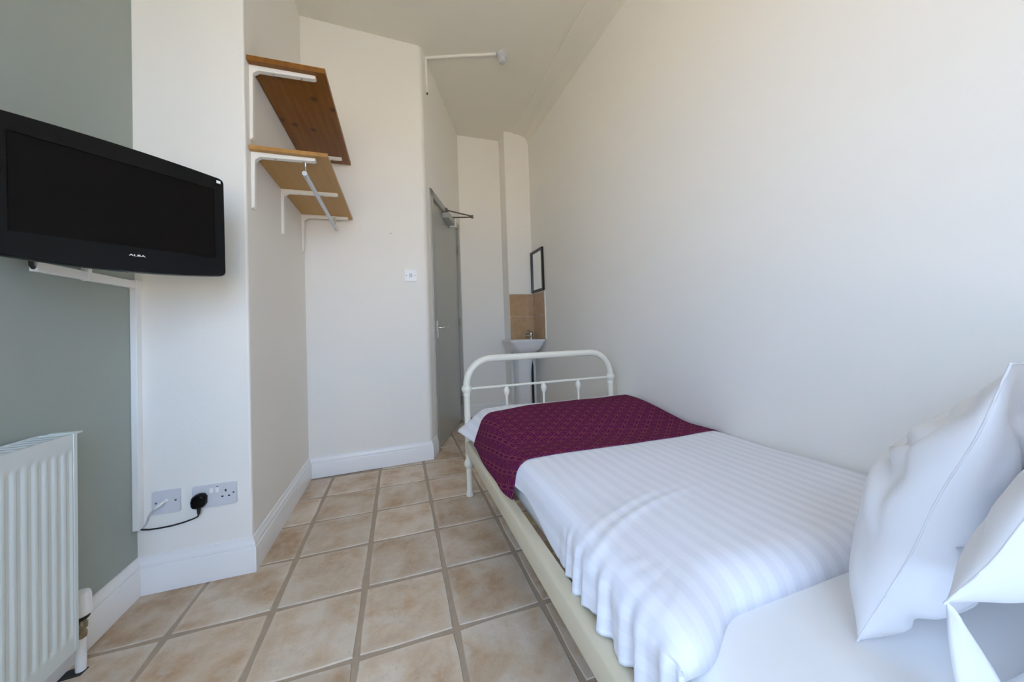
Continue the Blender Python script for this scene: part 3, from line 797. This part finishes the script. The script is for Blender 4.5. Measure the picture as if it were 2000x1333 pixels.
# ------------------------------------------------------------------ splashback, mirror, basin
sp = thing('tiled_splashback', 'tan glazed tile splashback in the corner above the small basin', 'splashback', (1.8, 2.4, .86))
SZ0, SZ1, SZM = .842, 1.338, 1.089
g = .0015
for z0, z1 in ((SZ0, SZM-g), (SZM+g, SZ1)):
    bm = BM(); box(bm, 1.604, XR-.009, PY-.008, PY, z0, z1); obj('tile', bm, 'splash_tile', sp, bevel=.0012)
    bm = BM(); box(bm, XR-.008, XR, 2.135, PY-.009, z0, z1); obj('tile', bm, 'splash_tile', sp, bevel=.0012)
bm = BM(); box(bm, 1.602, XR-.002, PY-.0055, PY, SZ0, SZ1-.001); box(bm, XR-.0055, XR, 2.133, PY-.002, SZ0, SZ1-.001); obj('grout', bm, 'trim_white', sp)
bm = BM(); box(bm, XR-.011, XR, 2.125, 2.134, SZ0, SZ1+.006); box(bm, 1.604, XR-.009, PY-.010, PY, SZ1, SZ1+.006); box(bm, XR-.010, XR, 2.134, PY-.01, SZ1, SZ1+.006); obj('edge_strip', bm, 'trim_white', sp)
mi = thing('mirror', 'small dark-framed mirror on the right wall above the tiled corner', 'mirror', (XR, 2.33, 1.58))
my0, my1, mz0, mz1, mw = 2.135, 2.455, 1.350, 1.800, .024
bm = BM()
for a in ((my0, my0+mw, mz0, mz1), (my1-mw, my1, mz0, mz1), (my0+mw, my1-mw, mz0, mz0+mw), (my0+mw, my1-mw, mz1-mw, mz1)): box(bm, XR-.024, XR, a[0], a[1], a[2], a[3])
obj('mirror_frame', bm, 'black_frame', mi, bevel=.002)
bm = BM(); box(bm, XR-.012, XR-.006, my0+mw*.8, my1-mw*.8, mz0+mw*.8, mz1-mw*.8); obj('glass', bm, 'mirror_glass', mi)

ba = thing('wash_basin', 'small white ceramic wash basin on a pedestal in the far corner', 'basin', (1.69, 2.3, 0))
cxb, bx0, bx1, by0, by1 = 1.683, 1.492, 1.874, 2.112, 2.455
def sring(x0, x1, y0, y1, z, r, n=5): return [((x0+x1)/2+x, (y0+y1)/2+y, z) for x, y in rrect(x1-x0, y1-y0, r, n)]
rings = [sring(1.595, 1.775, 2.22, by1, .690, .07), sring(1.570, 1.80, 2.185, by1, .705, .08), sring(1.535, 1.845, 2.145, by1, .740, .08), sring(1.508, 1.862, 2.122, by1, .785, .06), sring(1.500, 1.866, 2.117, by1, .815, .045), sring(bx0, bx1, by0, by1, .822, .035), sring(bx0, bx1, by0, by1, .838, .035), sring(bx0+.006, bx1-.006, by0+.006, by1-.004, .843, .032),
         sring(bx0+.028, bx1-.028, by0+.026, by1-.085, .842, .05), sring(bx0+.036, bx1-.036, by0+.034, by1-.093, .832, .05), sring(bx0+.06, bx1-.06, by0+.055, by1-.11, .76, .06), sring(bx0+.11, bx1-.11, by0+.09, by1-.14, .728, .05)]
bm = BM(); loft(bm, rings); obj('bowl', bm, 'ceramic', ba, smooth=50)
rings = [sring(1.590, 1.785, 2.25, 2.43, 0, .05), sring(1.594, 1.781, 2.254, 2.43, .03, .05), sring(1.606, 1.769, 2.27, 2.43, .2, .05), sring(1.606, 1.769, 2.268, 2.43, .45, .05), sring(1.596, 1.779, 2.245, 2.43, .62, .05), sring(1.590, 1.785, 2.225, 2.43, .70, .05)]
bm = BM(); loft(bm, rings); obj('pedestal', bm, 'ceramic', ba, smooth=50)
bm = BM(); tube(bm, [(1.822, 2.40, .0), (1.822, 2.40, .55), (1.80, 2.38, .64), (1.76, 2.36, .72)], .012, 10); obj('black_tube', bm, 'black_matt', ba, smooth=60)  # black upright tube forming the dark strip between pedestal and wall
tx, ty = 1.815, 2.385
bm = BM(); lathe(bm, [(.024, .840), (.024, .846), (.0195, .850), (.0185, .885), (.021, .892), (.021, .905), (.016, .915), (.008, .918)], (tx, ty, 0)); tp = obj('tap', bm, 'chrome', ba, smooth=50)
bm = BM(); tube(bm, [(tx-.005, ty-.006, .868), (tx-.045, ty-.028, .888), (tx-.085, ty-.05, .890), (tx-.105, ty-.06, .880), (tx-.108, ty-.062, .868)], [.012, .011, .010, .010, .010], 12); obj('spout', bm, 'chrome', tp, smooth=60)
bm = BM(); tube(bm, [(tx, ty, .910), (tx-.015, ty-.008, .924), (tx-.06, ty-.032, .934)], [.010, .009, .006], 10); obj('lever', bm, 'chrome', tp, smooth=60)
bm = BM(); lathe(bm, [(.020, .7285), (.020, .7305), (.012, .7315)], ((bx0+bx1)/2, (by0+by1)/2-.03, 0)); obj('drain', bm, 'chrome', ba)

# ------------------------------------------------------------------ ceiling fitting and its conduit
cfit = thing('ceiling_fitting', 'small round white fitting on the ceiling at the conduit end', 'ceiling fitting', (1.277, 1.443, H))
bm = BM(); lathe(bm, [(.046, 0), (.046, .012), (.042, .020), (.040, .034), (.034, .037)], (1.277, 1.443, H), 24, (0, 0, -1)); obj('base', bm, 'plastic_grey', cfit, smooth=40)
bm = BM(); lathe(bm, [(.030, .036), (.030, .058), (.026, .062), (.026, .070), (.015, .074)], (1.277, 1.443, H), 24, (0, 0, -1)); obj('holder', bm, 'plastic_grey', cfit, smooth=40)
cn = thing('cable_conduit', 'white surface conduit crossing the ceiling and turning down above the door', 'conduit', (.9, 1.5, H))
a, b = V((.697, 1.648, H)), V((1.232, 1.455, H)); d = (b-a).normalized(); sd = V((-d.y, d.x, 0))*.011
bm = BM(); loft(bm, [[p+sd*q+V((0, 0, -h)) for q, h in ((-1, 0), (-1, .009), (-.6, .014), (.6, .014), (1, .009), (1, 0))] for p in (a, (a+b)/2+V((0,0,0))-sd*.4, b)]); obj('ceiling_run', bm, 'bracket_white', cn, smooth=50)
bm = BM(); dprism(bm, .108, .130, 2.868, H-.0, -.0005, .015); obj('wall_run', bm, 'bracket_white', cn, bevel=.003)
bm = BM(); tube(bm, [dw(.119, .007, 2.872), dw(.119, .007, 2.855)], .006, 8); obj('cable_end', bm, 'black_matt', cn)
